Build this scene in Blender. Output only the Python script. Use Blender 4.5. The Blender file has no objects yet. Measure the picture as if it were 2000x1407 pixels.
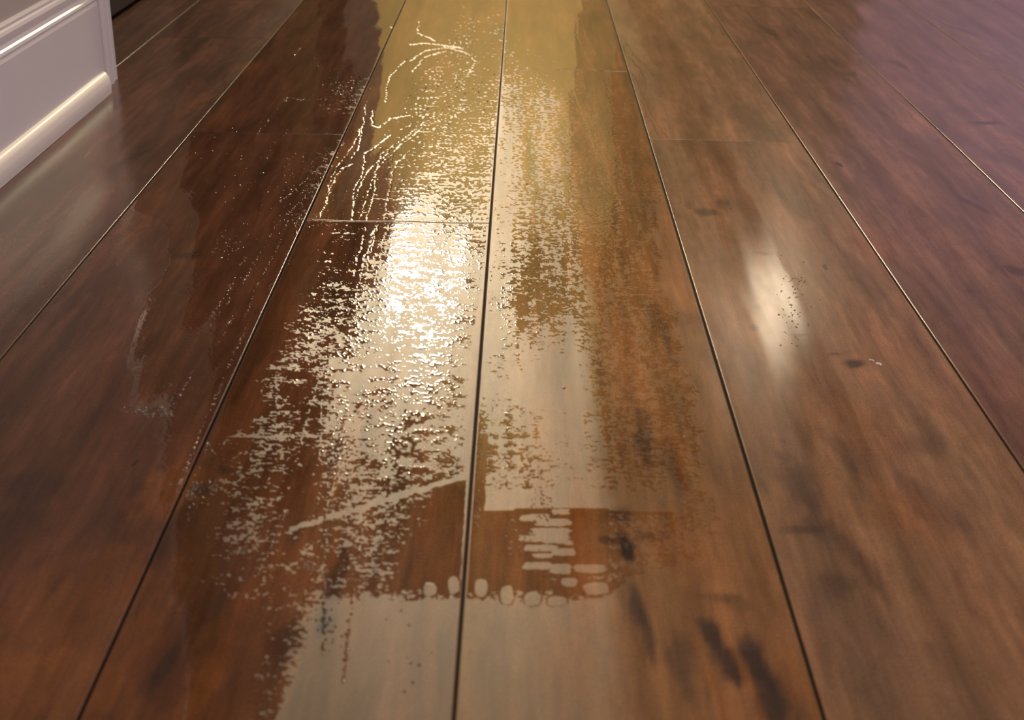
import bpy, math, random
import numpy as np
from mathutils import Matrix, Vector

random.seed(4)
C = bpy.context.scene.collection
scn = bpy.context.scene

# ------------------------------------------------------------------ camera
F, CX, CY, H = 2667.0, 1000.0, 703.5, 0.457
_a = np.array([28.0, 1219.5, -F]); _a /= np.linalg.norm(_a)
_s = 0.018
_b = np.array([1.0, -_s, (28 - 1219.5 * _s) / F]); _b /= np.linalg.norm(_b)
_c = np.cross(_b, _a)
R = np.array([_b, _a, _c])                     # camera -> world

cam_d = bpy.data.cameras.new('camera')
cam = bpy.data.objects.new('camera', cam_d); C.objects.link(cam)
cam.matrix_world = Matrix([[*R[0], 0], [*R[1], 0], [*R[2], H], [0, 0, 0, 1]])
cam_d.sensor_fit = 'HORIZONTAL'; cam_d.sensor_width = 36.0
cam_d.lens = 36.0 * F / 2000.0
cam_d.clip_start = 0.02
cam_d.dof.use_dof = True; cam_d.dof.focus_distance = 1.42; cam_d.dof.aperture_fstop = 11.0
scn.camera = cam

# ------------------------------------------------------------------ view, world, lights
scn.view_settings.view_transform = 'Standard'
scn.view_settings.look = 'None'
scn.view_settings.gamma = 1.0
scn.view_settings.use_curve_mapping = False
scn.view_settings.exposure = 0.0
scn.cycles.sample_clamp_indirect = 6.0

w = bpy.data.worlds.new('world'); scn.world = w; w.use_nodes = True
bg = w.node_tree.nodes['Background']
bg.inputs[0].default_value = (0.115, 0.082, 0.083, 1); bg.inputs[1].default_value = 1.0

def area(name, loc, target, sx, sy, power, col, spread=None):
    d = bpy.data.lights.new(name, 'AREA'); d.shape = 'RECTANGLE'; d.size = sx; d.size_y = sy
    d.energy = power; d.color = col
    if spread: d.spread = spread
    o = bpy.data.objects.new(name, d); C.objects.link(o)
    o.location = loc
    o.rotation_euler = (Vector(target) - Vector(loc)).to_track_quat('-Z', 'Y').to_euler()
    return o
WARM = (1.0, 0.78, 0.42)
# the two lit wall lamps at the end of the hall
area('hall_lamp_glow', (-0.385, 4.90, 1.50), (-0.385, 0, 1.50), 0.235, 0.46, 68.0, (1.0, 0.84, 0.55))
area('small_lamp_glow', (0.985, 4.90, 1.56), (0.985, 0, 1.56), 0.17, 0.36, 1.5, (1.0, 0.80, 0.55))
# unseen fills added to brighten the ochre wall, low and high
area('ochre_wall_fill', (-0.05, 4.45, 1.45), (-0.05, 5.0, 0.40), 0.5, 0.06, 8.5, (1.0, 0.86, 0.54), math.radians(110))
area('ochre_wall_fill_high', (0.10, 4.4, 2.45), (0.08, 5.0, 1.5), 0.4, 0.08, 10.0, (1.0, 0.80, 0.42), math.radians(120))
# hall ceiling lamp, and unseen fills added overhead and from the right
area('overhead_fill', (0.5, 0.5, 2.55), (0.3, 1.2, 0), 0.5, 0.5, 10.0, (1.0, 0.80, 0.58), math.radians(95))  # added overhead fill for diffuse light on the boards
area('hall_ceiling_lamp', (-0.22, 3.5, 2.50), (-0.22, 3.3, 0), 0.36, 0.5, 11.0, (1.0, 0.84, 0.60), math.radians(100))
area('mauve_wall_fill', (2.3, 3.5, 1.2), (1.9, 5.0, 0.6), 0.7, 0.9, 5.5, (0.97, 0.86, 0.98), math.radians(100))  # added cool fill that brightens the far mauve wall
area('side_cool_fill', (2.45, 1.3, 1.3), (-.2, 1.3, 0.0), 1.2, 0.9, 12.0, (0.80, 0.78, 1.0), math.radians(110))  # added cool fill from the right for the white trim

# ------------------------------------------------------------------ projection helpers (floor metric)
def px2floor(px, py):
    px = np.asarray(px, float); py = np.asarray(py, float)
    dx = px - CX; dy = CY - py
    d = [R[i, 0] * dx + R[i, 1] * dy - R[i, 2] * F for i in range(3)]
    t = -H / d[2]
    return d[0] * t, d[1] * t
def floor2px(X, Y):
    v = (R[0][:, None] * np.ravel(X) + R[1][:, None] * np.ravel(Y) + R[2][:, None] * (-H))
    return (CX + F * v[0] / -v[2]).reshape(np.shape(X)), (CY - F * v[1] / -v[2]).reshape(np.shape(X))

# ------------------------------------------------------------------ noise
def _h(ix, iy, seed):
    n = (ix.astype(np.int64) * 374761393 + iy.astype(np.int64) * 668265263 + seed * 1442695041) & 0xffffffff
    n = ((n ^ (n >> 13)) * 1274126177) & 0xffffffff
    n = ((n ^ (n >> 15)) * 2246822519) & 0xffffffff
    return ((n ^ (n >> 16)) & 0xffffff) / float(0x1000000) * 2 * np.pi
def perlin(x, y, seed=0):
    ix = np.floor(x); iy = np.floor(y); fx = x - ix; fy = y - iy
    ux = fx * fx * fx * (fx * (fx * 6 - 15) + 10); uy = fy * fy * fy * (fy * (fy * 6 - 15) + 10)
    def g(a, b):
        an = _h(ix + a, iy + b, seed)
        return np.cos(an) * (fx - a) + np.sin(an) * (fy - b)
    n0 = g(0, 0) * (1 - ux) + g(1, 0) * ux
    n1 = g(0, 1) * (1 - ux) + g(1, 1) * ux
    return (n0 * (1 - uy) + n1 * uy) * 1.5
def fbm(x, y, seed=0, o=3, gain=0.5):
    s = 0; a = 1; t = 0
    for i in range(o):
        s = s + a * perlin(x * 2 ** i, y * 2 ** i, seed + i * 17); t += a; a *= gain
    return s / t
def sstep(e0, e1, x):
    t = np.clip((x - e0) / (e1 - e0), 0, 1); return t * t * (3 - 2 * t)

# ------------------------------------------------------------------ tags and mesh helpers
def tag(o, label=None, cat=None, group=None, kind=None):
    if label: o['label'] = label
    if cat: o['category'] = cat
    if group: o['group'] = group
    if kind: o['kind'] = kind
    return o
def mesh_obj(name, verts, faces, mat, parent=None, smooth=False):
    me = bpy.data.meshes.new(name); me.from_pydata([tuple(map(float, v)) for v in verts], [], faces); me.update()
    if mat: me.materials.append(mat)
    if smooth: me.polygons.foreach_set('use_smooth', [True] * len(me.polygons))
    o = bpy.data.objects.new(name, me); C.objects.link(o)
    if parent: o.parent = parent
    return o
def np_mesh(name, verts, faces, mat, attr=None):
    """faces: (n,k) int array, or a list of such arrays; colour attribute per vertex"""
    if not isinstance(faces, list): faces = [faces]
    me = bpy.data.meshes.new(name)
    me.vertices.add(len(verts)); me.vertices.foreach_set('co', np.asarray(verts, np.float32).ravel())
    loops = np.concatenate([f.ravel() for f in faces]).astype(np.int32)
    cnt = np.concatenate([np.full(len(f), f.shape[1]) for f in faces]).astype(np.int32)
    start = np.concatenate([[0], np.cumsum(cnt)[:-1]]).astype(np.int32)
    me.loops.add(len(loops)); me.loops.foreach_set('vertex_index', loops)
    me.polygons.add(len(cnt)); me.polygons.foreach_set('loop_start', start)
    me.polygons.foreach_set('use_smooth', np.ones(len(cnt), bool))
    me.update(calc_edges=True); me.validate()
    if attr is not None:
        a = me.color_attributes.new('wood_tone', 'FLOAT_COLOR', 'POINT')
        a.data.foreach_set('color', np.asarray(attr, np.float32).ravel())
    me.materials.append(mat)
    o = bpy.data.objects.new(name, me); C.objects.link(o)
    return o

# ------------------------------------------------------------------ materials
def principled(name, col, rough=0.5, spec=0.5, **k):
    m = bpy.data.materials.new(name); m.use_nodes = True
    p = m.node_tree.nodes['Principled BSDF']
    p.inputs['Base Color'].default_value = (*col, 1); p.inputs['Roughness'].default_value = rough
    p.inputs['Specular IOR Level'].default_value = spec
    for a, b in k.items(): p.inputs[a].default_value = b
    return m
def N(nt, t, **k):
    n = nt.nodes.new(t)
    for a, b in k.items(): setattr(n, a, b)
    return n

def wood_group():
    """Grain colour: board tone from the mesh, finer streaks and pores from noise in floor coordinates."""
    g = bpy.data.node_groups.new('wood_grain', 'ShaderNodeTree')
    g.interface.new_socket('Color', in_out='OUTPUT', socket_type='NodeSocketColor')
    g.interface.new_socket('Sheen', in_out='OUTPUT', socket_type='NodeSocketFloat')
    g.interface.new_socket('Fine', in_out='OUTPUT', socket_type='NodeSocketFloat')
    out = N(g, 'NodeGroupOutput')
    geo = N(g, 'ShaderNodeNewGeometry')
    att = N(g, 'ShaderNodeAttribute', attribute_name='wood_tone')
    def streak(sx, sy, det, dist=0.0, rough=0.6):
        mp = N(g, 'ShaderNodeMapping'); mp.inputs['Scale'].default_value = (sx, sy, 0)
        g.links.new(geo.outputs['Position'], mp.inputs['Vector'])
        n = N(g, 'ShaderNodeTexNoise'); n.inputs['Scale'].default_value = 1.0
        n.inputs['Detail'].default_value = det; n.inputs['Roughness'].default_value = rough
        n.inputs['Distortion'].default_value = dist
        g.links.new(mp.outputs[0], n.inputs['Vector'])
        return n.outputs['Fac']
    def remap(s, a, b, lo, hi):
        r = N(g, 'ShaderNodeMapRange'); g.links.new(s, r.inputs[0])
        for i, v in enumerate((a, b, lo, hi)): r.inputs[i + 1].default_value = v
        return r.outputs[0]
    def mul(a, b):
        m = N(g, 'ShaderNodeMath', operation='MULTIPLY'); g.links.new(a, m.inputs[0]); g.links.new(b, m.inputs[1]); return m.outputs[0]
    s1 = remap(streak(150, 14, 5, 0.6), 0.3, 0.7, 0.82, 1.18)      # grain streaks
    s2 = remap(streak(900, 500, 3), 0.25, 0.75, 0.68, 1.32)        # pores
    s3 = remap(streak(45, 30, 4, 1.0), 0.3, 0.7, 0.91, 1.09)       # blotches
    v = mul(mul(s1, s2), s3)
    mx = N(g, 'ShaderNodeVectorMath', operation='SCALE')
    g.links.new(att.outputs['Color'], mx.inputs[0]); g.links.new(v, mx.inputs['Scale'])
    g.links.new(mx.outputs[0], out.inputs['Color'])
    g.links.new(att.outputs['Alpha'], out.inputs['Sheen'])
    f = streak(1400, 900, 3)
    g.links.new(f, out.inputs['Fine'])
    return g
WG = wood_group()

def wood_mat(name, rough, spec, darken, bump, ior=1.5, coat=0.0, coat_rough=0.1):
    m = bpy.data.materials.new(name); m.use_nodes = True; nt = m.node_tree
    p = nt.nodes['Principled BSDF']
    gr = N(nt, 'ShaderNodeGroup'); gr.node_tree = WG
    sc = N(nt, 'ShaderNodeVectorMath', operation='MULTIPLY'); sc.inputs[1].default_value = darken
    nt.links.new(gr.outputs['Color'], sc.inputs[0]); nt.links.new(sc.outputs[0], p.inputs['Base Color'])
    p.inputs['Roughness'].default_value = rough
    if name == 'satin_hardwood': nt.links.new(gr.outputs['Sheen'], p.inputs['Roughness'])
    p.inputs['IOR'].default_value = ior; p.inputs['Specular IOR Level'].default_value = spec
    if name == 'satin_hardwood':                 # specular level drops on the boards towards the left wall
        ge = N(nt, 'ShaderNodeNewGeometry'); sx = N(nt, 'ShaderNodeSeparateXYZ'); mr = N(nt, 'ShaderNodeMapRange')
        nt.links.new(ge.outputs['Position'], sx.inputs[0]); nt.links.new(sx.outputs['X'], mr.inputs[0])
        for i, v in enumerate((-.24, -.20, .24, .5)): mr.inputs[i + 1].default_value = v
        nt.links.new(mr.outputs[0], p.inputs['Specular IOR Level'])
    p.inputs['Coat Weight'].default_value = coat; p.inputs['Coat Roughness'].default_value = coat_rough
    if bump:
        b = N(nt, 'ShaderNodeBump'); b.inputs['Strength'].default_value = 1.0; b.inputs['Distance'].default_value = bump
        mb = N(nt, 'ShaderNodeMapRange'); nt.links.new(gr.outputs['Sheen'], mb.inputs[0])
        for i, v in enumerate((.18, .42, .10, 1.0)): mb.inputs[i + 1].default_value = v
        nt.links.new(mb.outputs[0], b.inputs['Strength'])
        nt.links.new(gr.outputs['Fine'], b.inputs['Height']); nt.links.new(b.outputs[0], p.inputs['Normal'])
    return m
M_floor = wood_mat('satin_hardwood', 0.30, 0.5, (1, 1, 1), 0.0001)
M_wet = wood_mat('water_on_hardwood', 0.045, 0.5, (0.94, 0.90, 0.80), 0.0, ior=1.40)
M_gap = principled('dark_gap', (0.004, 0.003, 0.003), 0.8)
M_paint = principled('satin_white_trim_paint', (0.64, 0.59, 0.58), 0.30)
M_wallp = principled('greige_wall_paint', (0.42, 0.36, 0.31), 0.9, 0.15)

# ------------------------------------------------------------------ boards
PW = 0.1905
S0 = -0.0280
seams = [S0 + PW * k for k in range(-5, 8)]        # long seams
def joints(i):                                     # end joints of board row i (between seams[i] and seams[i+1])
    d = {2: 2.245, 3: 1.668, 4: 1.3370, 5: 2.0570, 6: 1.6725, 7: 2.62, 8: 3.4, 9: 2.9}
    y = d.get(i, 2.4 + 0.37 * i % 1.1)
    if i == 1: y = 3.2
    return [y]
G, BV, DEP = 0.0008, 0.0006, 0.004

def relief(X, Y):
    """hand scraped, slightly undulating board faces (metres)"""
    row = np.floor((X - S0) / PW)
    off = row * 7.31
    h = 0.00075 * perlin(X / 0.055 + off, Y / 0.55 + off * 1.7, 3)
    h = h + 0.00009 * perlin(X / 0.018 + off, Y / 0.13 + off, 11)
    # a long ridge in the board right of the middle seam, falling away to the right
    t = (X - S0) / PW
    inC = (t > 0) & (t < 1)
    h = h - np.where(inC, 0.0020 * np.maximum(t - 0.36, 0), 0)
    return h

def stain(X, Y, px, py, rx, ry, rot=0.0, soft=1.0):
    """soft ellipse; rx, ry = half sizes in metres across and along the boards, centred where (px, py) sees the floor"""
    x0, y0 = px2floor(px, py)
    c, s = math.cos(rot), math.sin(rot)
    u = ((X - x0) * c + (Y - y0) * s) / rx; v = (-(X - x0) * s + (Y - y0) * c) / ry
    wob = 0.60 * fbm(X / 0.012, Y / 0.03, int(px) % 97, 3)
    return np.clip(1.0 - sstep(0.35, 1.1, np.sqrt(u * u + v * v) + wob), 0, 1)

DARK = np.array([0.030, 0.020, 0.017]); ORANGE = np.array([0.235, 0.085, 0.022]); GREY = np.array([0.095, 0.062, 0.045])
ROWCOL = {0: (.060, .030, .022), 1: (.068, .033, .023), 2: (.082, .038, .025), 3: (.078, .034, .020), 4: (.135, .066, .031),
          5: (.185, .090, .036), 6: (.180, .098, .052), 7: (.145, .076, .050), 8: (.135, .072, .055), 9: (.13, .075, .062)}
# (kind, px, py, half width m, half length m, rotation, strength)
MARKS = [
 ('d', 1222, 1065, .008, .022, 0, .95), ('d', 1215, 1010, .010, .018, 0, .6), ('d', 1245, 1180, .007, .030, .06, .75), ('d', 1185, 1055, .008, .006, 0, .6),
 ('d', 1265, 1230, .004, .03, .05, .7), ('d', 1390, 1240, .007, .020, .12, .85), ('d', 1430, 1300, .010, .028, .12, .9), ('d', 1480, 1300, .011, .040, .12, .9),
 ('d', 1510, 1390, .013, .030, .1, .85), ('d', 1330, 1290, .010, .04, .1, .5), ('d', 1440, 1180, .012, .012, 0, .35), ('d', 1560, 1390, .006, .05, .05, .55),
 ('d', 1270, 1045, .012, .010, 0, .4), ('d', 1400, 1165, .016, .006, 0, .5),
 ('d', 630, 1215, .009, .016, -.05, .9), ('d', 655, 1130, .008, .040, -.02, .65), ('d', 650, 885, .006, .030, -.05, .4), ('d', 560, 1250, .01, .03, -.1, .45),
 ('d', 420, 1180, .006, .03, -.15, .45), ('d', 330, 1290, .006, .02, -.15, .6), ('d', 300, 1330, .008, .02, -.15, .55), ('d', 390, 960, .010, .010, -.1, .65), ('d', 440, 920, .006, .008, 0, .5),
 ('d', 262, 905, .0018, .006, -.2, 1.0), ('d', 317, 965, .0015, .005, -.1, 1.0), ('d', 60, 950, .03, .03, -.3, .5), ('d', 20, 1020, .03, .04, -.3, .45),
 ('d', 300, 800, .020, .006, .1, .6), ('d', 370, 500, .018, .015, -.2, .55), ('d', 480, 250, .006, .05, -.3, .5), ('d', 130, 600, .012, .1, -.1, .4),
 ('d', 660, 330, .006, .06, -.15, .5), ('d', 720, 830, .006, .05, 0, .55), ('d', 700, 780, .006, .03, 0, .45),
 ('d', 1035, 300, .006, .15, 0, .55), ('d', 1070, 200, .006, .10, 0, .45), ('d', 1260, 850, .010, .05, .05, .65), ('d', 1310, 900, .008, .05, .05, .55),
 ('d', 1290, 640, .008, .09, .08, .45), ('d', 1340, 620, .02, .02, .1, .25),
 ('d', 1380, 415, .020, .018, 0, .55), ('d', 1410, 395, .012, .03, 0, .5), ('d', 1345, 400, .006, .02, 0, .4), ('d', 1665, 710, .010, .010, .5, .85), ('d', 1640, 690, .012, .004, .3, .6),
 ('d', 1562, 655, .010, .005, 0, .8), ('d', 1490, 495, .014, .004, 0, .8), ('d', 1480, 600, .006, .010, 0, .5), ('d', 1475, 640, .005, .010, .1, .6), ('d', 1552, 612, .003, .003, 0, .6),
 ('d', 1612, 523, .0018, .010, .15, 1.0), ('d', 1640, 322, .0030, .014, .2, 1.0), ('d', 1727, 223, .0025, .012, .3, .7),
 ('d', 1560, 945, .014, .05, .12, .55), ('d', 1600, 1030, .012, .03, .12, .45), ('d', 1690, 1110, .008, .05, .2, .5), ('d', 1640, 1140, .012, .02, .1, .5), ('d', 1570, 1035, .02, .006, .1, .5),
 ('d', 1640, 880, .008, .04, .15, .4), ('d', 1800, 870, .03, .02, .3, .25), ('d', 1820, 990, .02, .05, .2, .35),
 ('d', 1755, 125, .012, .035, .2, .6), ('d', 1930, 240, .030, .006, .1, .9), ('d', 1900, 400, .006, .05, .35, .7), ('d', 1985, 530, .012, .02, .2, .6), ('d', 1895, 570, .006, .006, 0, .5),
 ('d', 1630, 120, .02, .05, .1, .5), ('d', 1655, 145, .02, .02, .1, .4), ('d', 1880, 60, .006, .08, .25, .6), ('d', 1500, 60, .010, .10, .1, .5), ('d', 1350, 200, .03, .1, 0, .2),
 ('d', 1580, 330, .01, .1, .15, .3), ('d', 350, 40, .01, .2, 0, .5), ('d', 400, 200, .004, .03, -.3, .6), ('d', 255, 310, .006, .08, -.3, .4),
 ('o', 1130, 1050, .012, .09, 0, .75), ('o', 1100, 1290, .018, .06, 0, .6), ('o', 1150, 1180, .008, .03, 0, .5), ('o', 1330, 1080, .018, .06, .1, .45), ('o', 1310, 860, .012, .08, .1, .45),
 ('o', 1390, 1330, .004, .06, .12, .7), ('o', 1460, 1330, .004, .06, .12, .7), ('o', 1560, 1340, .010, .05, .1, .5), ('o', 860, 1050, .02, .08, 0, .35), ('o', 600, 1100, .03, .05, -.1, .35),
 ('o', 330, 960, .025, .05, -.2, .5), ('o', 150, 1200, .06, .08, -.2, .45), ('o', 100, 1350, .06, .05, -.2, .5), ('o', 400, 1330, .012, .05, -.2, .45), ('o', 500, 1150, .01, .05, -.2, .5),
 ('o', 1450, 800, .012, .1, .12, .25), ('o', 1690, 830, .03, .06, .2, .35), ('o', 1760, 1000, .03, .05, .3, .35), ('o', 1500, 400, .02, .08, .1, .25), ('o', 1700, 480, .02, .05, .3, .35), ('o', 1880, 250, .03, .05, .3, .25),
 ('o', 480, 130, .02, .05, -.3, .45), ('o', 390, 200, .02, .08, -.2, .30), ('o', 1200, 300, .02, .15, 0, .40), ('o', 1180, 500, .02, .2, 0, .35),
 ('g', 20, 480, .04, .1, -.1, .4), ('g', 1700, 1280, .03, .10, .2, .5), ('g', 1830, 1320, .02, .08, .3, .4), ('g', 600, 560, .01, .1, 0, .4), ('g', 1180, 1330, .01, .06, 0, .3),
]
def wood_tone(X, Y):
    row = np.clip(np.floor((X - seams[0]) / PW).astype(int), -30, 60)
    # boards on either side of an end joint differ too
    jy = np.array([joints(i)[0] for i in range(-30, 61)])[row + 30]
    far = (Y > jy)
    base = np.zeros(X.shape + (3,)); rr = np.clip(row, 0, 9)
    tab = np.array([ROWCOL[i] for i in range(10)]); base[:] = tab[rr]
    off = row * 3.7 + far * 11.3
    base = base * (1 + np.where(far, 0.12 * np.sin(row * 2.1), 0))[..., None]
    a = fbm(X / 0.030 + off, Y / 0.55 + off, 21, 4, .55)
    warpx = X + 0.012 * fbm(X / .1 + off, Y / .15, 5, 2)
    b = fbm(warpx / 0.011 + off, Y / 0.42 - off, 31, 3, .6)
    cblot = fbm(X / 0.05, Y / 0.20 + off, 44, 4, .5)
    val = np.exp(0.60 * a + 0.26 * b + 0.40 * cblot)
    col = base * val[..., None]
    col[..., 0] *= 1 + 0.15 * cblot
    # swirling cathedral grain lines
    q = warpx / 0.016 + 1.5 * fbm(X / .07 + off, Y / .16 + off, 51, 2)
    rings = np.abs(np.sin(q * 2.2 + 2.5 * fbm(X / .05, Y / .2 + off, 61, 2)))
    col *= (0.93 + 0.10 * sstep(0.1, 0.7, rings))[..., None]
    tf = (X - S0) / PW
    red = np.where((row == 4) & ~far, 1 - sstep(.30, .55, tf + 1 + .06 * fbm(X / .02, Y / .08, 77, 2)), 0)[..., None]
    col = col * (1 - red * np.array([.34, .44, .42]))
    for k, px, py, rx, ry, rot, st in MARKS:
        x0, y0 = px2floor(px, py); rad = 1.6 * max(rx, ry)
        sel = (np.abs(X - x0) < rad) & (np.abs(Y - y0) < rad)
        if not sel.any(): continue
        m = stain(X[sel], Y[sel], px, py, rx, ry, rot) * st
        tgt = {'d': DARK, 'o': ORANGE, 'g': GREY}[k]
        if k != 'd': m = m * .7
        col[sel] = col[sel] * (1 - m[:, None]) + tgt * m[:, None]
    # sheen: worn glossy boards at the sides, dull hazy residue on the two middle ones
    ro = np.array([.20, .20, .20, .19, .46, .46, .24, .20, .17, .17])[rr]
    ro = ro + .025 * fbm(X / .02 + off, Y / .3, 65, 3) + .02 * fbm(X / .006, Y / .02, 66, 2)
    tt = (X - S0) / PW
    ro = np.where(row == 5, ro - .24 * sstep(.33, .56, tt + .03 * fbm(X / .02, Y / .05, 69, 2)) , ro)
    t6 = tt - 1
    ro = np.where(row == 6, ro - .10 * sstep(.20, .24, t6 + .02 * perlin(Y / .1, X / .05, 67)) * (1 - sstep(.47, .50, t6 + .03 * perlin(Y / .12, X * 0, 68))), ro)
    ro = np.where(row == 4, ro - .13 * (1 - sstep(.10, .50, tt + 1)), ro)
    return np.concatenate([np.clip(col, 0.003, 0.6), np.clip(ro, .06, .6)[..., None]], -1)

V, FQ, LOW, BEV, nv = [], [], [], [], 0
def axis(a, b, step, open0=False):
    n = max(2, int(round((b - a - 2 * (G + BV + .0003)) / step)))
    inner = np.linspace(a + G + BV + .0003, b - G - BV - .0003, n + 1)
    pos = np.concatenate([[a + G, a + G, a + G + BV], inner, [b - G - BV, b - G, b - G]])
    dz = np.concatenate([[-DEP, -.0008, 0], np.zeros(n + 1), [0, -.0008, -DEP]])
    return pos, dz
def board(x0, x1, y0, y1, sx, sy, fine):
    global nv
    xs, dx = axis(x0, x1, sx); ys, dy = axis(y0, y1, sy)
    dy = np.where(dy == -.0008, -.0002, dy)
    XX, YY = np.meshgrid(xs, ys); ZZ = np.minimum(dx[None, :], dy[:, None])
    BEV.append((ZZ < -.0001).ravel() & (ZZ > -.0022).ravel()); LOW.append((ZZ < -.0022).ravel())
    ci = np.clip(XX, x0 + .0002, x1 - .0002)
    if fine: ZZ = ZZ + relief(ci, YY) 
    n, m = len(ys), len(xs)
    idx = nv + np.arange(n * m).reshape(n, m)
    FQ.append(np.stack([idx[:-1, :-1], idx[:-1, 1:], idx[1:, 1:], idx[1:, :-1]], -1).reshape(-1, 4))
    V.append(np.stack([XX, YY, ZZ], -1).reshape(-1, 3)); nv += n * m
YA, YM, YB = -0.6, 0.45, 5.0
for i in range(-6, len(seams) + 6):
    x0 = S0 + PW * (i - 5); x1 = x0 + PW
    j = joints(i)[0]
    vis = 0 <= i <= 10
    segs = [(YA, YM, 0), (YM, j, 1), (j, YB, 1)] if True else []
    for (a, b, f) in segs:
        if not vis: board(x0, x1, a, b, .06, .25, False); continue
        if not f: board(x0, x1, a, b, .02, .10, True); continue
        fine = (.002 if i in (4, 5) else .003 if 2 <= i <= 7 else .0045)
        if b > 3.0: 
            board(x0, x1, a, b, .006, .012, True)
        else: board(x0, x1, a, b, fine, .0048, True)
VV = np.concatenate(V); FF = np.concatenate(FQ)
# put the near stretch and the far stretch in one mesh with a dark bed under the gaps
tone = wood_tone(VV[:, 0], VV[:, 1])
low = np.concatenate(LOW)                          # gap shade painted into the tone of the board sides
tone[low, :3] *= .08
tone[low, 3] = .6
bev = np.concatenate(BEV) & (VV[:, 0] < -.2)     # left bevels darkened in colour and roughened to suppress a bright glint
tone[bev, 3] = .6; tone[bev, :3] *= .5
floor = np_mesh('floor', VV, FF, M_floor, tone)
tag(floor, 'brown wood plank floor with dark seams between the boards', 'floor', kind='structure')
bx0, bx1 = S0 + PW * -11, S0 + PW * 20
bed = mesh_obj('subfloor', [(bx0, YA, -.0042), (bx1, YA, -.0042), (bx1, YB, -.0042), (bx0, YB, -.0042),
                            (bx0, YA, -.03), (bx1, YA, -.03), (bx1, YB, -.03), (bx0, YB, -.03)],
               [(0, 1, 2, 3), (7, 6, 5, 4), (0, 4, 5, 1), (1, 5, 6, 2), (2, 6, 7, 3), (3, 7, 4, 0)], M_gap, floor)

# ------------------------------------------------------------------ the water film
ROWS = [-20, 60, 130, 200, 300, 400, 434, 440, 520, 600, 700, 760, 800, 850, 900, 950, 1000, 1050, 1100, 1150, 1200, 1280]
T = {  # dry share across board 4 (between the second seam and the middle seam), t = 0, .1 .. 1
 4: [[0, 0, .02, .02, .03, .05, .10, .10, .08, .10, .10],
     [0, 0, .02, .04, .06, .12, .20, .22, .14, .20, .18],
     [0, 0, .03, .08, .14, .22, .25, .25, .16, .15, .20],
     [.05, .03, .05, .10, .22, .30, .25, .24, .20, .28, .32],
     [.20, .10, .10, .12, .15, .22, .32, .40, .40, .34, .55],
     [.12, .02, .05, .15, .22, .35, .52, .60, .52, .42, .72],
     [.10, .10, .15, .15, .20, .40, .55, .60, .55, .55, .80],
     [.0, .15, .28, .15, .18, .50, .58, .60, .52, .50, .66],
     [.0, .0, .25, .10, .25, .55, .62, .62, .62, .58, .75],
     [.0, .0, .32, .40, .35, .62, .66, .68, .70, .65, .80],
     [.0, .10, .42, .45, .55, .72, .78, .78, .70, .66, .95],
     [.0, .08, .40, .22, .50, .70, .65, .60, .50, .62, .97],
     [.0, .05, .38, .20, .25, .70, .72, .66, .62, .64, .90],
     [.0, .10, .42, .35, .25, .62, .70, .66, .62, .58, .85],
     [.0, .10, .36, .30, .12, .42, .55, .55, .50, .50, .80],
     [.0, .12, .32, .30, .12, .40, .50, .45, .42, .25, .40],
     [.0, .10, .30, .30, .15, .20, .42, .40, .25, .05, .10],
     [.0, .08, .22, .30, .22, .20, .42, .40, .20, .02, .05],
     [.0, .05, .15, .22, .20, .20, .42, .38, .12, .02, .05],
     [.0, .02, .10, .15, .25, .22, .40, .30, .10, .02, .05],
     [.0, .0, .0, .02, .08, .2, 1.2, 1.2, 1.2, 1.2, 1.2], [.0, .0, .0, .0, .05, .2, 1.2, 1.2, 1.2, 1.2, 1.2]],
 5: [[.10, .08, .08, .08, .05, .04, .03, .03, .03, .03, .03],
     [.12, .12, .12, .08, .06, .05, .05, .05, .05, .05, .05],
     [.25, .22, .15, .12, .12, .10, .10, .08, .10, .14, .15],
     [.62, .58, .35, .50, .40, .38, .36, .30, .25, .20, .20],
     [.78, .70, .35, .55, .40, .38, .36, .34, .30, .25, .25],
     [.80, .74, .45, .50, .45, .40, .38, .36, .32, .30, .30],
     [.80, .74, .50, .50, .50, .40, .38, .36, .32, .30, .30],
     [.80, .74, .50, .50, .50, .40, .38, .36, .32, .30, .30],
     [.85, .66, .30, .42, .48, .42, .42, .40, .36, .35, .40],
     [.82, .62, .25, .25, .50, .48, .46, .44, .42, .44, .5],
     [.98, .72, .80, .85, .95, .50, .50, .46, .45, .50, .6],
     [.95, .90, 1.1, 1.1, .98, .52, .52, .48, .46, .50, .6],
     [.70, .62, .75, .92, .90, .55, .52, .50, .48, .50, .6],
     [.30, .60, .62, .85, .88, .56, .54, .52, .50, .52, .6],
     [.10, .55, .60, .70, .85, .60, .55, .55, .55, .55, .6],
     [.05, .60, .75, .80, .90, .70, .60, .60, .60, .65, .7],
     [.02, .10, .35, .40, .50, .40, .40, .45, .5, .6, .8],
     [.02, .06, .35, .45, .60, .40, .40, .5, .6, .8, 1.],
     [.02, .05, .30, .35, .40, .40, .5, .6, .8, 1., 1.2],
     [.02, .02, .05, .05, .10, .30, .6, .9, 1.2, 1.2, 1.2],
     [1.2] * 11, [1.2] * 11]}
T = {k: np.array(v) for k, v in T.items()}
assert all(v.shape == (len(ROWS), 11) for v in T.values()), [v.shape for v in T.values()]
def table(k, t, py):
    r = np.interp(py, ROWS, np.arange(len(ROWS))); c = np.clip(t, 0, 1) * 10
    r0 = np.clip(r.astype(int), 0, len(ROWS) - 2); c0 = np.clip(c.astype(int), 0, 9); fr = r - r0; fc = c - c0
    A = T[k]
    return (A[r0, c0] * (1 - fr) * (1 - fc) + A[r0, c0 + 1] * (1 - fr) * fc + A[r0 + 1, c0] * fr * (1 - fc) + A[r0 + 1, c0 + 1] * fr * fc)

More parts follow.
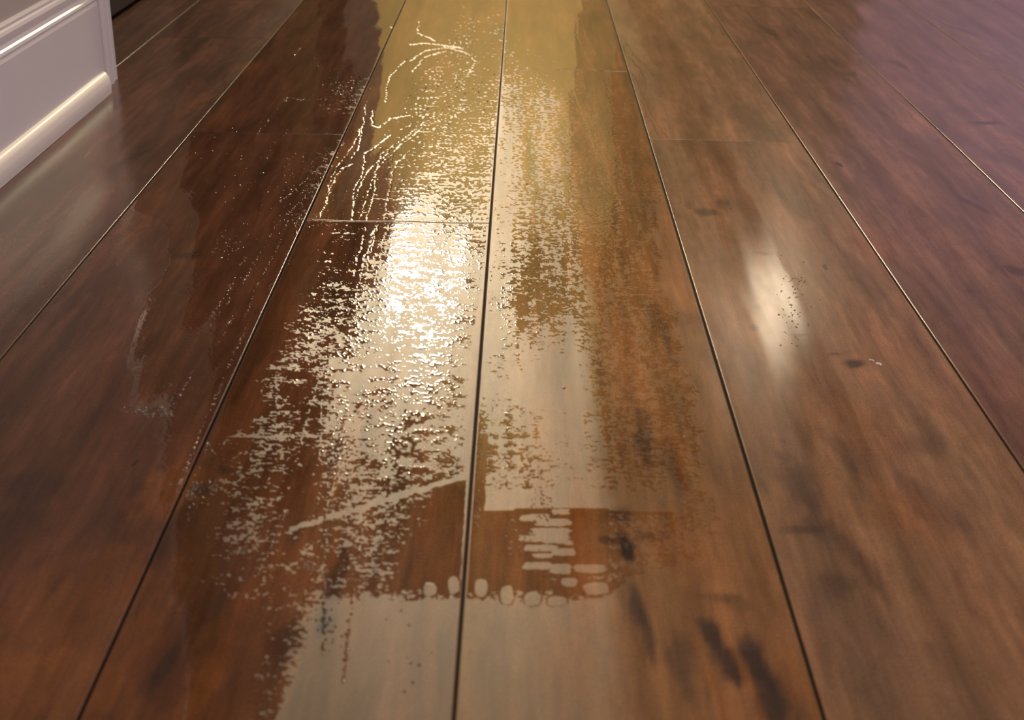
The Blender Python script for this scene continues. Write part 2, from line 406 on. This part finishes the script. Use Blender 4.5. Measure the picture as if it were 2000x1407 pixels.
# raised grain ridges that stand dry above the film: polylines where the photo sees them
RIDGES = [
 [(757, 300), (720, 330), (705, 360), (690, 400), (686, 430)], [(765, 262), (735, 285), (713, 300), (708, 340), (690, 372), (688, 430)],
 [(835, 235), (790, 270), (745, 300), (728, 350), (712, 400), (702, 430)], [(825, 250), (775, 290), (735, 330), (730, 380), (715, 430)],
 [(800, 295), (770, 325), (760, 370), (750, 430)], [(705, 250), (690, 285), (655, 330), (640, 375), (625, 425)],
 [(715, 200), (710, 240), (700, 290), (686, 310)], [(690, 320), (665, 330), (650, 360), (632, 410)],
 [(735, 440), (715, 500), (702, 545), (695, 590)], [(738, 440), (722, 500), (712, 560), (720, 590), (745, 610)],
 [(758, 440), (747, 475), (742, 530), (738, 570)], [(715, 445), (700, 500), (690, 540)],
 [(800, 120), (830, 100), (875, 92), (915, 105), (928, 120), (912, 150)], [(800, 88), (835, 85), (880, 90), (905, 95)], [(805, 140), (830, 112), (870, 100)], [(820, 40), (815, 65), (850, 80)],
 [(728, 215), (726, 245), (740, 250), (760, 232), (800, 225)], [(752, 200), (760, 150), (790, 120)],
 [(1200, 60), (1212, 120), (1240, 150), (1252, 180), (1262, 220), (1285, 265)], [(1208, 75), (1225, 110), (1250, 135), (1262, 160), (1258, 190), (1275, 230), (1305, 270)],
 [(1220, 80), (1240, 110), (1262, 130), (1275, 148)], [(1125, 30), (1127, 70), (1140, 100), (1160, 130), (1168, 140)], [(1140, 60), (1152, 85), (1166, 110)],
 [(1178, 150), (1190, 180), (1197, 183)], [(1235, 280), (1230, 330), (1240, 370), (1250, 395)], [(1120, 180), (1150, 260), (1158, 285)],
 [(1270, 490), (1285, 520), (1300, 555)], [(1320, 560), (1330, 600), (1335, 640)],
 [(632, 720), (618, 760), (606, 800), (590, 860)], [(648, 680), (640, 730)], [(628, 790), (627, 850), (625, 900)], [(705, 830), (690, 870), (665, 930), (640, 985)], [(690, 850), (660, 920), (636, 1000)],
 [(712, 1000), (705, 1060), (690, 1130)], [(640, 1050), (630, 1100), (632, 1180)],
]
def seg_dist(PX, PY, poly):
    d = np.full(PX.shape, 1e9)
    x0, x1 = min(p[0] for p in poly) - 8, max(p[0] for p in poly) + 8
    y0, y1 = min(p[1] for p in poly) - 8, max(p[1] for p in poly) + 8
    s = (PX > x0) & (PX < x1) & (PY > y0) & (PY < y1)
    a = PX[s]; b = PY[s]; dd = np.full(a.shape, 1e9)
    for (ax, ay), (cx, cy) in zip(poly[:-1], poly[1:]):
        vx, vy = cx - ax, cy - ay; L = vx * vx + vy * vy + 1e-9
        t = np.clip(((a - ax) * vx + (b - ay) * vy) / L, 0, 1)
        dd = np.minimum(dd, np.hypot(a - ax - t * vx, b - ay - t * vy))
    d[s] = dd
    return d
BLOBS = [(840, 1152, 13, 12), (886, 1143, 11, 17), (940, 1148, 13, 17), (990, 1162, 13, 18), (1040, 1170, 15, 14), (1088, 1176, 18, 10), (1112, 1139, 17, 9), (1165, 1150, 26, 12),
         (730, 728, 24, 9), (700, 742, 20, 14), (660, 716, 14, 6), (720, 700, 10, 7)]
TILES = [(1045, 1012, 30, 7), (1095, 1001, 18, 6), (1080, 1022, 36, 8), (1075, 1040, 40, 8), (1045, 1053, 34, 7), (1085, 1053, 28, 11), (1055, 1072, 35, 7), (1100, 1080, 24, 8),
         (1060, 1087, 22, 5), (1050, 1107, 30, 8), (1095, 1113, 22, 11), (1150, 1112, 34, 9), (1110, 1062, 10, 5)]
def wetness(X, Y, PX, PY):
    row = np.floor((X - seams[0]) / PW).astype(int)
    t = (X - seams[0]) / PW - row
    p = np.full(X.shape, 1.3)
    for k in (4, 5):
        m = row == k; p[m] = table(k, t[m], PY[m])
    m = row == 5; p[m] = p[m] + 1.0 * sstep(.80, .98, t[m] + .08 * fbm(X[m] / .03, Y[m] / .06, 73, 3)) * sstep(300, 500, PY[m])
    # board 3 (left of the second seam): unbroken film with scattered dry spots, fading out to the left
    m = row == 3
    lft = 0.42 - 1.0 * (1 - sstep(330, 480, PY[m])) + 0.16 * fbm(X[m] / .05, Y[m] / .12, 71, 3)
    pa = 0.10 + 0.22 * sstep(.75, 1.0, t[m]) * sstep(250, 320, PY[m]) * (1 - sstep(420, 470, PY[m])) + .18 * sstep(.6, .9, t[m]) * sstep(140, 170, PY[m]) * (1 - sstep(215, 235, PY[m]))
    pa = np.where(t[m] < lft, 1.3, pa - .03)
    pa = pa + 1.3 * sstep(1180, 1200, PY[m] + 90 * fbm(X[m] / .03, Y[m] / .05, 72, 2))
    p[m] = pa
    # board 6: only a tongue of water beside its left seam near the top
    m = row == 6
    p[m] = 1.3
    # noise: millimetre blobs, clusters lying across the board
    n1 = .52 * perlin(X / .0036 + .4 * perlin(X / .002, Y / .002, 9), Y / .0034, 81) + .36 * perlin(X / .0017, Y / .0018, 82) + .20 * perlin(X / .0009, Y / .0011, 87) + .34 * perlin(X / .010, Y / .009, 88)
    n2 = 0.66 * perlin(X / .0046 + .3 * perlin(X / .003, Y / .003, 19), Y / .0052, 84) + .34 * perlin(X / .0022, Y / .0028, 85)
    fa = 1 - sstep(250, 620, PY)
    n = n1 * (1 - fa) + n2 * fa
    n = n + np.where(row == 5, .16, .30) * perlin(X / .030, Y / .012, 83) + np.where(row == 5, .22, .05) * perlin(X / .007, Y / .10, 86)
    n = n / 0.42
    u = 0.5 + 0.5 * np.tanh(n * 1.15)                               # about uniform 0..1
    W = u - (p * 1.12 - 0.06)
    # painted features
    lim = lambda cond, v: np.where(cond, v, W)
    for r in RIDGES:
        d = seg_dist(PX + 3 * perlin(X / .02, Y / .02, 92) + 1.5 * perlin(X / .006, Y / .008, 95), PY, r)
        jit = perlin(X / .003, Y / .006, 91)
        W = np.where((d < 4) & (row != 6), np.minimum(W, (d - .9 - 1.8 * jit) * .16), W)
        W = np.where((row == 6) & (d < 4), np.maximum(np.minimum(W, 0) , 0) + (1.1 + .8 * jit - d) * .16, W)
    # left boundary of the film at the bottom of board 4 and its lower edge
    lowY = np.interp(PX, [480, 540, 600, 700, 760, 800, 900, 930, 1110, 1180, 1250, 1500], [1600, 1400, 1270, 1215, 1200, 1175, 1168, 1172, 1176, 1168, 1120, 1060])
    lowY = lowY + 5 * perlin(X / .012, Y * 0, 93)
    W = np.where((row == 4) | (row == 5), np.minimum(W, (lowY - PY) * .08), W)
    # wiped straight bands
    band = (row == 5) & (PY > 700) & (PY < 1100)
    q = np.minimum(np.minimum(PX - 947, 1330 - PX) * .35, 21 - np.abs(PY - (976 + (PX - 950) * .012)))
    q = q + 1.5 * perlin(X / .01, Y / .01, 94)
    W = np.where(band, np.minimum(W, -q * .10), W)
    W = np.where((row == 5) & (PX > 945) & (PX < 1320) & (PY > 997) & (PY < 1004), np.maximum(W, .12), W)
    yb = np.interp(PX, [560, 700, 760, 830, 905], [1035, 995, 975, 955, 932])
    hb = np.interp(PX, [560, 700, 905], [7, 8, 4.5])
    yb = yb + 5 * perlin(X / .009, Y / .02, 195) * (PX < 860) + 2 * perlin(X / .003, Y / .003, 196)
    W = np.where((row == 4) & (PX > 560 + 60 * perlin(X / .01, Y / .006, 197)) & (np.abs(PY - yb) < hb + 2) , np.minimum(W, (np.abs(PY - yb) - hb + 6 * np.abs(perlin(X / .005, Y / .004, 95)) * (PX < 760)) * .12), W)
    W = np.where((row == 4) & (PX > 845) & (PY > yb + hb + 2) & (PY < 1128), np.maximum(W, .10), W)
    W = np.where((row == 4) & (PX > 440) & (PX < 740) & (np.abs(PY - 853) < 9), np.minimum(W, .25 * np.abs(PY - 853) / 9 - .02 + .35 * perlin(X / .01, Y / .003, 96)), W)
    # dark soaked strip along the right side of the middle seam
    sx = S0
    W = np.where((row == 5) & (PY > 850) & (PY < 1130) & (X - sx > .0035) & (X - sx < .0095), np.maximum(W, .2), W)
    for (bx, by, rx, ry) in BLOBS:
        d = np.hypot((PX - bx) / rx, (PY - by) / ry) ** 1.0
        sup = (np.abs((PX - bx) / rx) ** 3 + np.abs((PY - by) / ry) ** 3) ** (1 / 3.0) + .12 * perlin(X / .004, Y / .004, 97)
        W = np.where(sup < 1.25, np.where(sup < 1.0, np.minimum(W, (sup - 1) * .9), np.maximum(np.minimum(W, .3), (sup - 1) * .9) if by > 1100 else W), W)
    tl = np.full(X.shape, 9.0)
    for (bx, by, rx, ry) in TILES:
        sup = (np.abs((PX - bx) / rx) ** 4 + np.abs((PY - by) / ry) ** 4) ** .25
        tl = np.minimum(tl, sup)
    tz = (PX > 1005) & (PX < 1190) & (PY > 993) & (PY < 1126)
    tl = tl + .22 * perlin(X / .004, Y / .0025, 98)
    W = np.where(tz, np.clip((tl - .93) * 1.2, -.5, .5), W)
    # clear dry margins beside the middle seam (board 4 side) and no film over the gaps
    dm = sx - X
    mw = np.interp(PY, [0, 430, 560, 690, 760, 880, 935, 1130, 1160], [.0018, .0022, .004, .009, .008, .0065, .0035, .0022, 0])
    W = np.where((row == 4) & (dm < mw + .001), np.minimum(W, (dm - mw + .0006 * perlin(X / .004, Y / .006, 99)) * 90), W)
    W = np.where((row == 5) & (-dm < .0022 + .001), np.minimum(W, (-dm - .0022) * 90), W)
    dd = np.minimum(t, 1 - t) * PW
    W = np.minimum(W, (dd - .0017) * 90)
    for i in (3, 4, 5, 6):
        j = joints(i)[0]
        W = np.where(row == i, np.minimum(W, (np.abs(Y - j) - .0022) * 60), W)
    return W, row

def film(x0, x1, y0, y1, step):
    nx = int((x1 - x0) / step) + 1
    ys = np.concatenate([np.arange(y0, 440, 1.5), np.arange(440, y1, step * .9)]); ny = len(ys)
    PX, PY = np.meshgrid(np.linspace(x0, x1, nx), ys)
    X, Y = px2floor(PX, PY)
    W, row = wetness(X, Y, PX, PY)
    idx = np.arange(nx * ny).reshape(ny, nx)
    a, b, c, d = idx[:-1, :-1].ravel(), idx[:-1, 1:].ravel(), idx[1:, 1:].ravel(), idx[1:, :-1].ravel()
    tri = np.concatenate([np.stack([a, d, c], 1), np.stack([a, c, b], 1)])
    Wf, Xf, Yf, Rf = W.ravel(), X.ravel(), Y.ravel(), row.ravel()
    ins = (Wf[tri] > 0)
    same = (Rf[tri[:, 0]] == Rf[tri[:, 1]]) & (Rf[tri[:, 1]] == Rf[tri[:, 2]])
    tri, ins = tri[same], ins[same]
    n = ins.sum(1)
    full = tri[n == 3]
    n0 = nx * ny
    keys, tris = [], [full]
    def ek(u, v): return np.minimum(u, v) * n0 + np.maximum(u, v)
    one = tri[n == 1]; k1 = np.argmax(ins[n == 1], 1); ar = np.arange(len(one))
    A = one[ar, k1]; B = one[ar, (k1 + 1) % 3]; Cc = one[ar, (k1 + 2) % 3]
    two = tri[n == 2]; k2 = np.argmin(ins[n == 2], 1); ar = np.arange(len(two))
    D = two[ar, k2]; E = two[ar, (k2 + 1) % 3]; Gg = two[ar, (k2 + 2) % 3]
    allk = np.concatenate([ek(A, B), ek(A, Cc), ek(D, E), ek(D, Gg)])
    uk, inv = np.unique(allk, return_inverse=True)
    u, v = uk // n0, uk % n0
    tt = Wf[u] / (Wf[u] - Wf[v] + 1e-12)
    ex, ey = Xf[u] + (Xf[v] - Xf[u]) * tt, Yf[u] + (Yf[v] - Yf[u]) * tt
    inv = inv + n0
    la, lb = len(one), len(two)
    AB, AC, DE, DG = inv[:la], inv[la:2 * la], inv[2 * la:2 * la + lb], inv[2 * la + lb:]
    tris.append(np.stack([A, AB, AC], 1))
    tris.append(np.stack([E, Gg, DG], 1)); tris.append(np.stack([E, DG, DE], 1))
    TT = np.concatenate(tris)
    VX = np.concatenate([Xf, ex]); VY = np.concatenate([Yf, ey]); VW = np.concatenate([Wf, np.zeros(len(ex))])
    used = np.unique(TT); re = np.full(len(VX), -1); re[used] = np.arange(len(used)); TT = re[TT]
    VX, VY, VW = VX[used], VY[used], VW[used]
    hz = relief(VX, VY)
    th = sstep(0, .22, VW)
    z = hz + .00003 + th * .00004 + th * .00002 * perlin(VX / .02, VY / .05, 7)
    return np.stack([VX, VY, z], 1), TT
fv, ft = film(-20, 1420, -14, 1440, 2.0)
tone = wood_tone(fv[:, 0], fv[:, 1])
wf = np_mesh('water_film', fv, ft, M_wet, tone)
tag(wf, 'thin broken film of spilled water drying in patches on the middle floor planks', 'water', kind='stuff')

# ------------------------------------------------------------------ droplets
def droplets():
    rng = np.random.default_rng(5)
    pts = []
    def line(poly, n, jit, r0, r1):
        L = np.array(poly, float); sg = np.hypot(*(L[1:] - L[:-1]).T); cum = np.concatenate([[0], np.cumsum(sg)])
        for s in rng.uniform(0, cum[-1], n):
            px, py = np.interp(s, cum, L[:, 0]), np.interp(s, cum, L[:, 1])
            pts.append((px + rng.normal(0, jit), py + rng.normal(0, jit), 1.35 * rng.uniform(r0, r1)))
    def cloud(cx, cy, sx, sy, n, r0, r1, sl=0.0):
        for _ in range(n):
            u, v = rng.normal(0, 1, 2); pts.append((cx + u * sx + v * sy * sl, cy + v * sy, 1.45 * rng.uniform(r0, r1)))
    for poly, n in [([(562, 430), (545, 480), (505, 550), (478, 620)], 60), ([(580, 435), (578, 480), (560, 520), (520, 570)], 60), ([(540, 440), (470, 560), (430, 610), (400, 650)], 60),
                    ([(480, 500), (440, 580), (395, 640)], 50), ([(640, 310), (600, 350), (560, 385), (545, 395)], 60), ([(660, 290), (625, 350), (610, 370), (560, 420)], 70),
                    ([(380, 720), (350, 775)], 22), ([(455, 620), (420, 680)], 14), ([(485, 660), (430, 790)], 26), ([(500, 265), (540, 215), (560, 195)], 30),
                    ([(555, 195), (640, 196)], 40), ([(575, 110), (590, 88)], 12), ([(610, 105), (625, 140)], 8), ([(395, 835), (330, 1000), (312, 1070)], 110),
                    ([(480, 640), (390, 850)], 40), ([(630, 560), (640, 700)], 20), ([(712, 1000), (690, 1150), (670, 1330)], 60), ([(635, 1000), (632, 1270)], 70), ([(560, 1000), (500, 1130)], 30)]:
        line(poly, n, 1.2, .0004, .0012)
    for c in [(600, 430, 22, 10, 90, .0004, .0013), (680, 168, 22, 14, 120, .0005, .0014), (560, 320, 40, 40, 60, .0005, .0012), (440, 485, 18, 12, 40, .0004, .001), (290, 800, 28, 7, 90, .0003, .0008),
              (320, 805, 16, 6, 30, .0003, .0008), (385, 950, 20, 12, 60, .0003, .0008), (370, 960, 8, 30, 60, .0003, .0008), (610, 1100, 16, 8, 60, .0003, .0008), (470, 1075, 12, 8, 30, .0003, .0008),
              (640, 380, 50, 60, 120, .0004, .001), (480, 400, 60, 60, 50, .0004, .0009), (860, 180, 50, 30, 60, .0006, .0014), (420, 870, 25, 8, 40, .0003, .0007),
              (930, 900, 8, 40, 80, .0003, .0008), (930, 990, 7, 25, 40, .0003, .0007), (1065, 985, 14, 20, 40, .0003, .0007), (1235, 1080, 10, 20, 40, .0003, .0006), (1470, 1260, 20, 20, 30, .0003, .0006),
              (1550, 590, 16, 40, 80, .0003, .0008), (1062, 480, 25, 90, 60, .0005, .001), (400, 280, 60, 20, 20, .0005, .001), (665, 900, 12, 45, 160, .0003, .0008), (640, 1235, 10, 25, 30, .0003, .0007), (800, 1250, 40, 60, 10, .0003, .0007),
              (1010, 1060, 14, 20, 40, .0003, .0007), (690, 470, 30, 60, 120, .0005, .001), (1210, 400, 30, 90, 25, .0004, .0009)]:
        cloud(*c)
    P = np.array(pts)
    X, Y = px2floor(P[:, 0], P[:, 1]); r = P[:, 2]
    row = np.floor((X - seams[0]) / PW); t = (X - seams[0]) / PW - row
    ok = np.minimum(t, 1 - t) * PW > r + .0018
    ok &= X > -0.405
    X, Y, r = X[ok], Y[ok], r[ok]
    z0 = relief(X, Y) + .0001
    rings, seg = 4, 10
    tv, tf = [(0, 0, 1.0)], []
    for k in range(1, rings + 1):
        q = k / rings
        for s in range(seg):
            tv.append((q * math.cos(2 * math.pi * s / seg), q * math.sin(2 * math.pi * s / seg), 1 - q * q))
    for s in range(seg): tf.append((0, 1 + s, 1 + (s + 1) % seg))
    quads = []
    for k in range(1, rings):
        for s in range(seg):
            a = 1 + (k - 1) * seg + s; b = 1 + (k - 1) * seg + (s + 1) % seg
            quads.append((a, a + seg, b + seg, b))
    tv = np.array(tv); tf = np.array(tf); quads = np.array(quads); nvv = len(tv)
    hh = r * rng.uniform(.32, .55, len(r)); sxx = rng.uniform(.7, 1.2, len(r)); syy = rng.uniform(.9, 1.7, len(r))
    VX = X[:, None] + tv[None, :, 0] * (r * sxx)[:, None]; VY = Y[:, None] + tv[None, :, 1] * (r * syy)[:, None]
    VZ = z0[:, None] + tv[None, :, 2] * hh[:, None] + np.where(tv[None, :, 2] <= 0, -.0004, 0)
    vv = np.stack([VX, VY, VZ], -1).reshape(-1, 3)
    offs = (np.arange(len(X)) * nvv)[:, None, None]
    o = np_mesh('water_droplet', vv, [(tf[None] + offs).reshape(-1, 3), (quads[None] + offs).reshape(-1, 4)], M_wet, wood_tone(vv[:, 0], vv[:, 1]))
    o['kind'] = 'stuff'; o.parent = wf
droplets()

# ------------------------------------------------------------------ left wall, baseboard, shoe moulding, casing
def extrude_y(name, prof, y0, y1, mat, miter0=0, miter1=0, ref=None):
    """profile of (x, z) points swept along Y; miter1: y shrinks with distance from ref at the end"""
    n = len(prof); v = []
    for (x, z) in prof: v.append((x, y0, z))
    for (x, z) in prof: v.append((x, y1 + miter1 * ((x - ref) if ref is not None else 0), z))
    f = [(i, (i + 1) % n, n + (i + 1) % n, n + i) for i in range(n)]
    f.append(tuple(range(n))[::-1]); f.append(tuple(range(n, 2 * n)))
    return mesh_obj(name, v, f, mat)
def bez(p, n=5):
    """round the corners of an open profile slightly by chaikin"""
    for _ in range(2):
        q = [p[0]]
        for a, b in zip(p[:-1], p[1:]):
            q.append((a[0] * .8 + b[0] * .2, a[1] * .8 + b[1] * .2)); q.append((a[0] * .2 + b[0] * .8, a[1] * .2 + b[1] * .8))
        q.append(p[-1]); p = q
    return p
XW = -0.588                      # wall face
wall = extrude_y('wall_left', [(XW, 0.0), (XW, 2.6), (XW - .12, 2.6), (XW - .12, 0.0)], -0.6, 1.93, M_wallp)
tag(wall, 'greige painted wall above the white baseboard', 'wall', kind='structure')
bp = [(XW, .1530), (XW + .003, .1525), (XW + .0045, .1500), (XW + .0040, .1465), (XW + .0070, .1455), (XW + .0085, .1420), (XW + .0082, .1385),
      (XW + .0075, .1330), (XW + .0085, .1285), (XW + .0112, .1270), (XW + .0122, .1240), (XW + .0112, .1210), (XW + .0118, .1190), (XW + .0126, .1165), (XW + .0126, .0)]
bb = extrude_y('baseboard_left', [(XW - .002, .1530)] + bp + [(XW - .002, 0)], -0.6, 1.880, M_paint)
tag(bb, 'tall white moulded baseboard along the left wall', 'baseboard', kind='structure')
XB = XW + .0126
sp = [(XB, .0275), (XB + .0050, .0262), (XB + .0095, .0215), (XB + .0118, .0150), (XB + .0124, .0080), (XB + .0120, 0.0)]
shoe = extrude_y('trim_1', bez(sp) + [(XB - .001, 0), (XB - .001, .0275)], -0.6, 1.874, principled('eggshell_white_shoe_paint', (0.66, 0.59, 0.53), 0.48), 0, -.9, XB)
tag(shoe, 'white shoe moulding along the foot of the baseboard', 'trim', kind='structure')
# casing with a stepped face, running up beside the doorway
cprof = [(XW - .002, 1.880), (XW + .0150, 1.880), (XW + .0160, 1.884), (XW + .0160, 1.893), (XW + .0130, 1.897), (XW + .0120, 1.908), (XW + .0135, 1.918), (XW + .0105, 1.921), (XW + .0095, 1.935),
         (XW + .0105, 1.945), (XW + .008, 1.950), (XW - .002, 1.950)]
n = len(cprof)
cv = [(x, y, 0) for x, y in cprof] + [(x, y, 2.1) for x, y in cprof]
cf = [(i, n + i, n + (i + 1) % n, (i + 1) % n) for i in range(n)] + [tuple(range(n)), tuple(range(n, 2 * n))[::-1]]
cas = mesh_obj('trim_2', cv, cf, M_paint)
tag(cas, 'white door casing standing at the end of the baseboard', 'trim', kind='structure')
M_door = principled('dark_door_paint', (.04, .028, .024), .9, .1)
def box(name, x0, x1, y0, y1, z0, z1, mat, parent=None, bev=0.0):
    o = mesh_obj(name, [(x, y, z) for z in (z0, z1) for y in (y0, y1) for x in (x0, x1)],
                 [(0, 2, 3, 1), (4, 5, 7, 6), (0, 1, 5, 4), (1, 3, 7, 5), (3, 2, 6, 7), (2, 0, 4, 6)], mat, parent)
    if bev:
        m = o.modifiers.new('bevel', 'BEVEL'); m.width = bev; m.segments = 2
    return o
door = box('door_1', -.745, -.703, 1.93, 2.80, .007, 2.08, M_door, None, .002)
tag(door, 'dark brown door beyond the white casing, closed just above the floor', 'door', kind='structure')

# ------------------------------------------------------------------ end of the hall, seen only as reflections in the wet boards
M_ochre = principled('ochre_wall_paint', (.64, .51, .23), .6)
M_umber = principled('umber_wall_paint', (.10, .075, .045), .5)
M_slate = principled('slate_mauve_paint', (.13, .105, .11), .5)
M_olive = principled('olive_wall_paint', (.34, .27, .13), .6)
M_mauve = principled('mauve_grey_wall_paint', (.58, .42, .52), .6)
M_brown = principled('brown_wall_paint', (.22, .145, .070), .5)
M_dark = principled('dark_cabinet', (.035, .024, .018), .35)
def wallseg(name, x0, x1, mat, z1=2.6, y=5.0, label='far wall of the hall'):
    o = box(name, x0, x1, y, y + .1, 0, z1, mat); tag(o, label, 'wall', kind='structure'); return o
M_grey = principled('taupe_panel_paint', (.05, .037, .032), .5)
wallseg('wall_back', -.53, .22, M_ochre, 1.15)
wallseg('wall_back', .22, .36, M_olive, 1.15)
wallseg('wall_back', -.53, -.27, M_brown, 2.6, 5.02)
wallseg('wall_back', -.27, .36, M_ochre, 2.6, 5.02)
wallseg('wall_back', .36, 1.22, M_brown)
wallseg('wall_back', 1.22, 2.6, M_mauve)
wallseg('wall_back', -.63, -.53, M_slate)
wallseg('wall_back', -.73, -.63, M_dark)
wallseg('wall_back', -.90, -.73, M_umber)
wallseg('wall_back', -1.22, -.90, M_grey)
wallseg('wall_back', -1.30, -1.22, M_dark)
wallseg('wall_back', -2.2, -1.30, M_grey)
o = box('wall_right', 2.6, 2.7, -.6, 5.1, 0, 2.6, M_mauve); tag(o, 'mauve grey wall of the hall', 'wall', kind='structure')

# ------------------------------------------------------------------ two pale chips on the board
M_chip = principled('pale_chip', (.72, .60, .58), .5)
def chip(px, py, L, Wd, rot, label):
    x, y = px2floor(px, py); z = float(relief(np.array([x]), np.array([y]))[0])
    out = [(-1, -.3), (-.55, -.75), (.1, -.5), (.7, -.9), (1, -.1), (.6, .7), (0, .45), (-.6, .8)]
    top = [(a * .8, b * .75) for a, b in out]
    c, s_ = math.cos(rot), math.sin(rot); v = []
    for pts, h in ((out, .00002), (top, .0006)):
        for a, b in pts: v.append((x + a * L * c - b * Wd * s_, y + a * L * s_ + b * Wd * c, z + h))
    n = len(out)
    f = [(i, (i + 1) % n, n + (i + 1) % n, n + i) for i in range(n)] + [tuple(range(n, 2 * n)), tuple(range(n))[::-1]]
    o = mesh_obj('debris_chip', v, f, M_chip)
    tag(o, label, 'chip', 'pale chips on the right-hand plank')
chip(1716, 711, .0027, .0020, -.5, 'larger pale chip of debris lying on the brown plank, right one of a close pair')
chip(1702, 704, .0024, .0012, -.5, 'smaller pale sliver of debris on the brown plank, left one of a close pair')
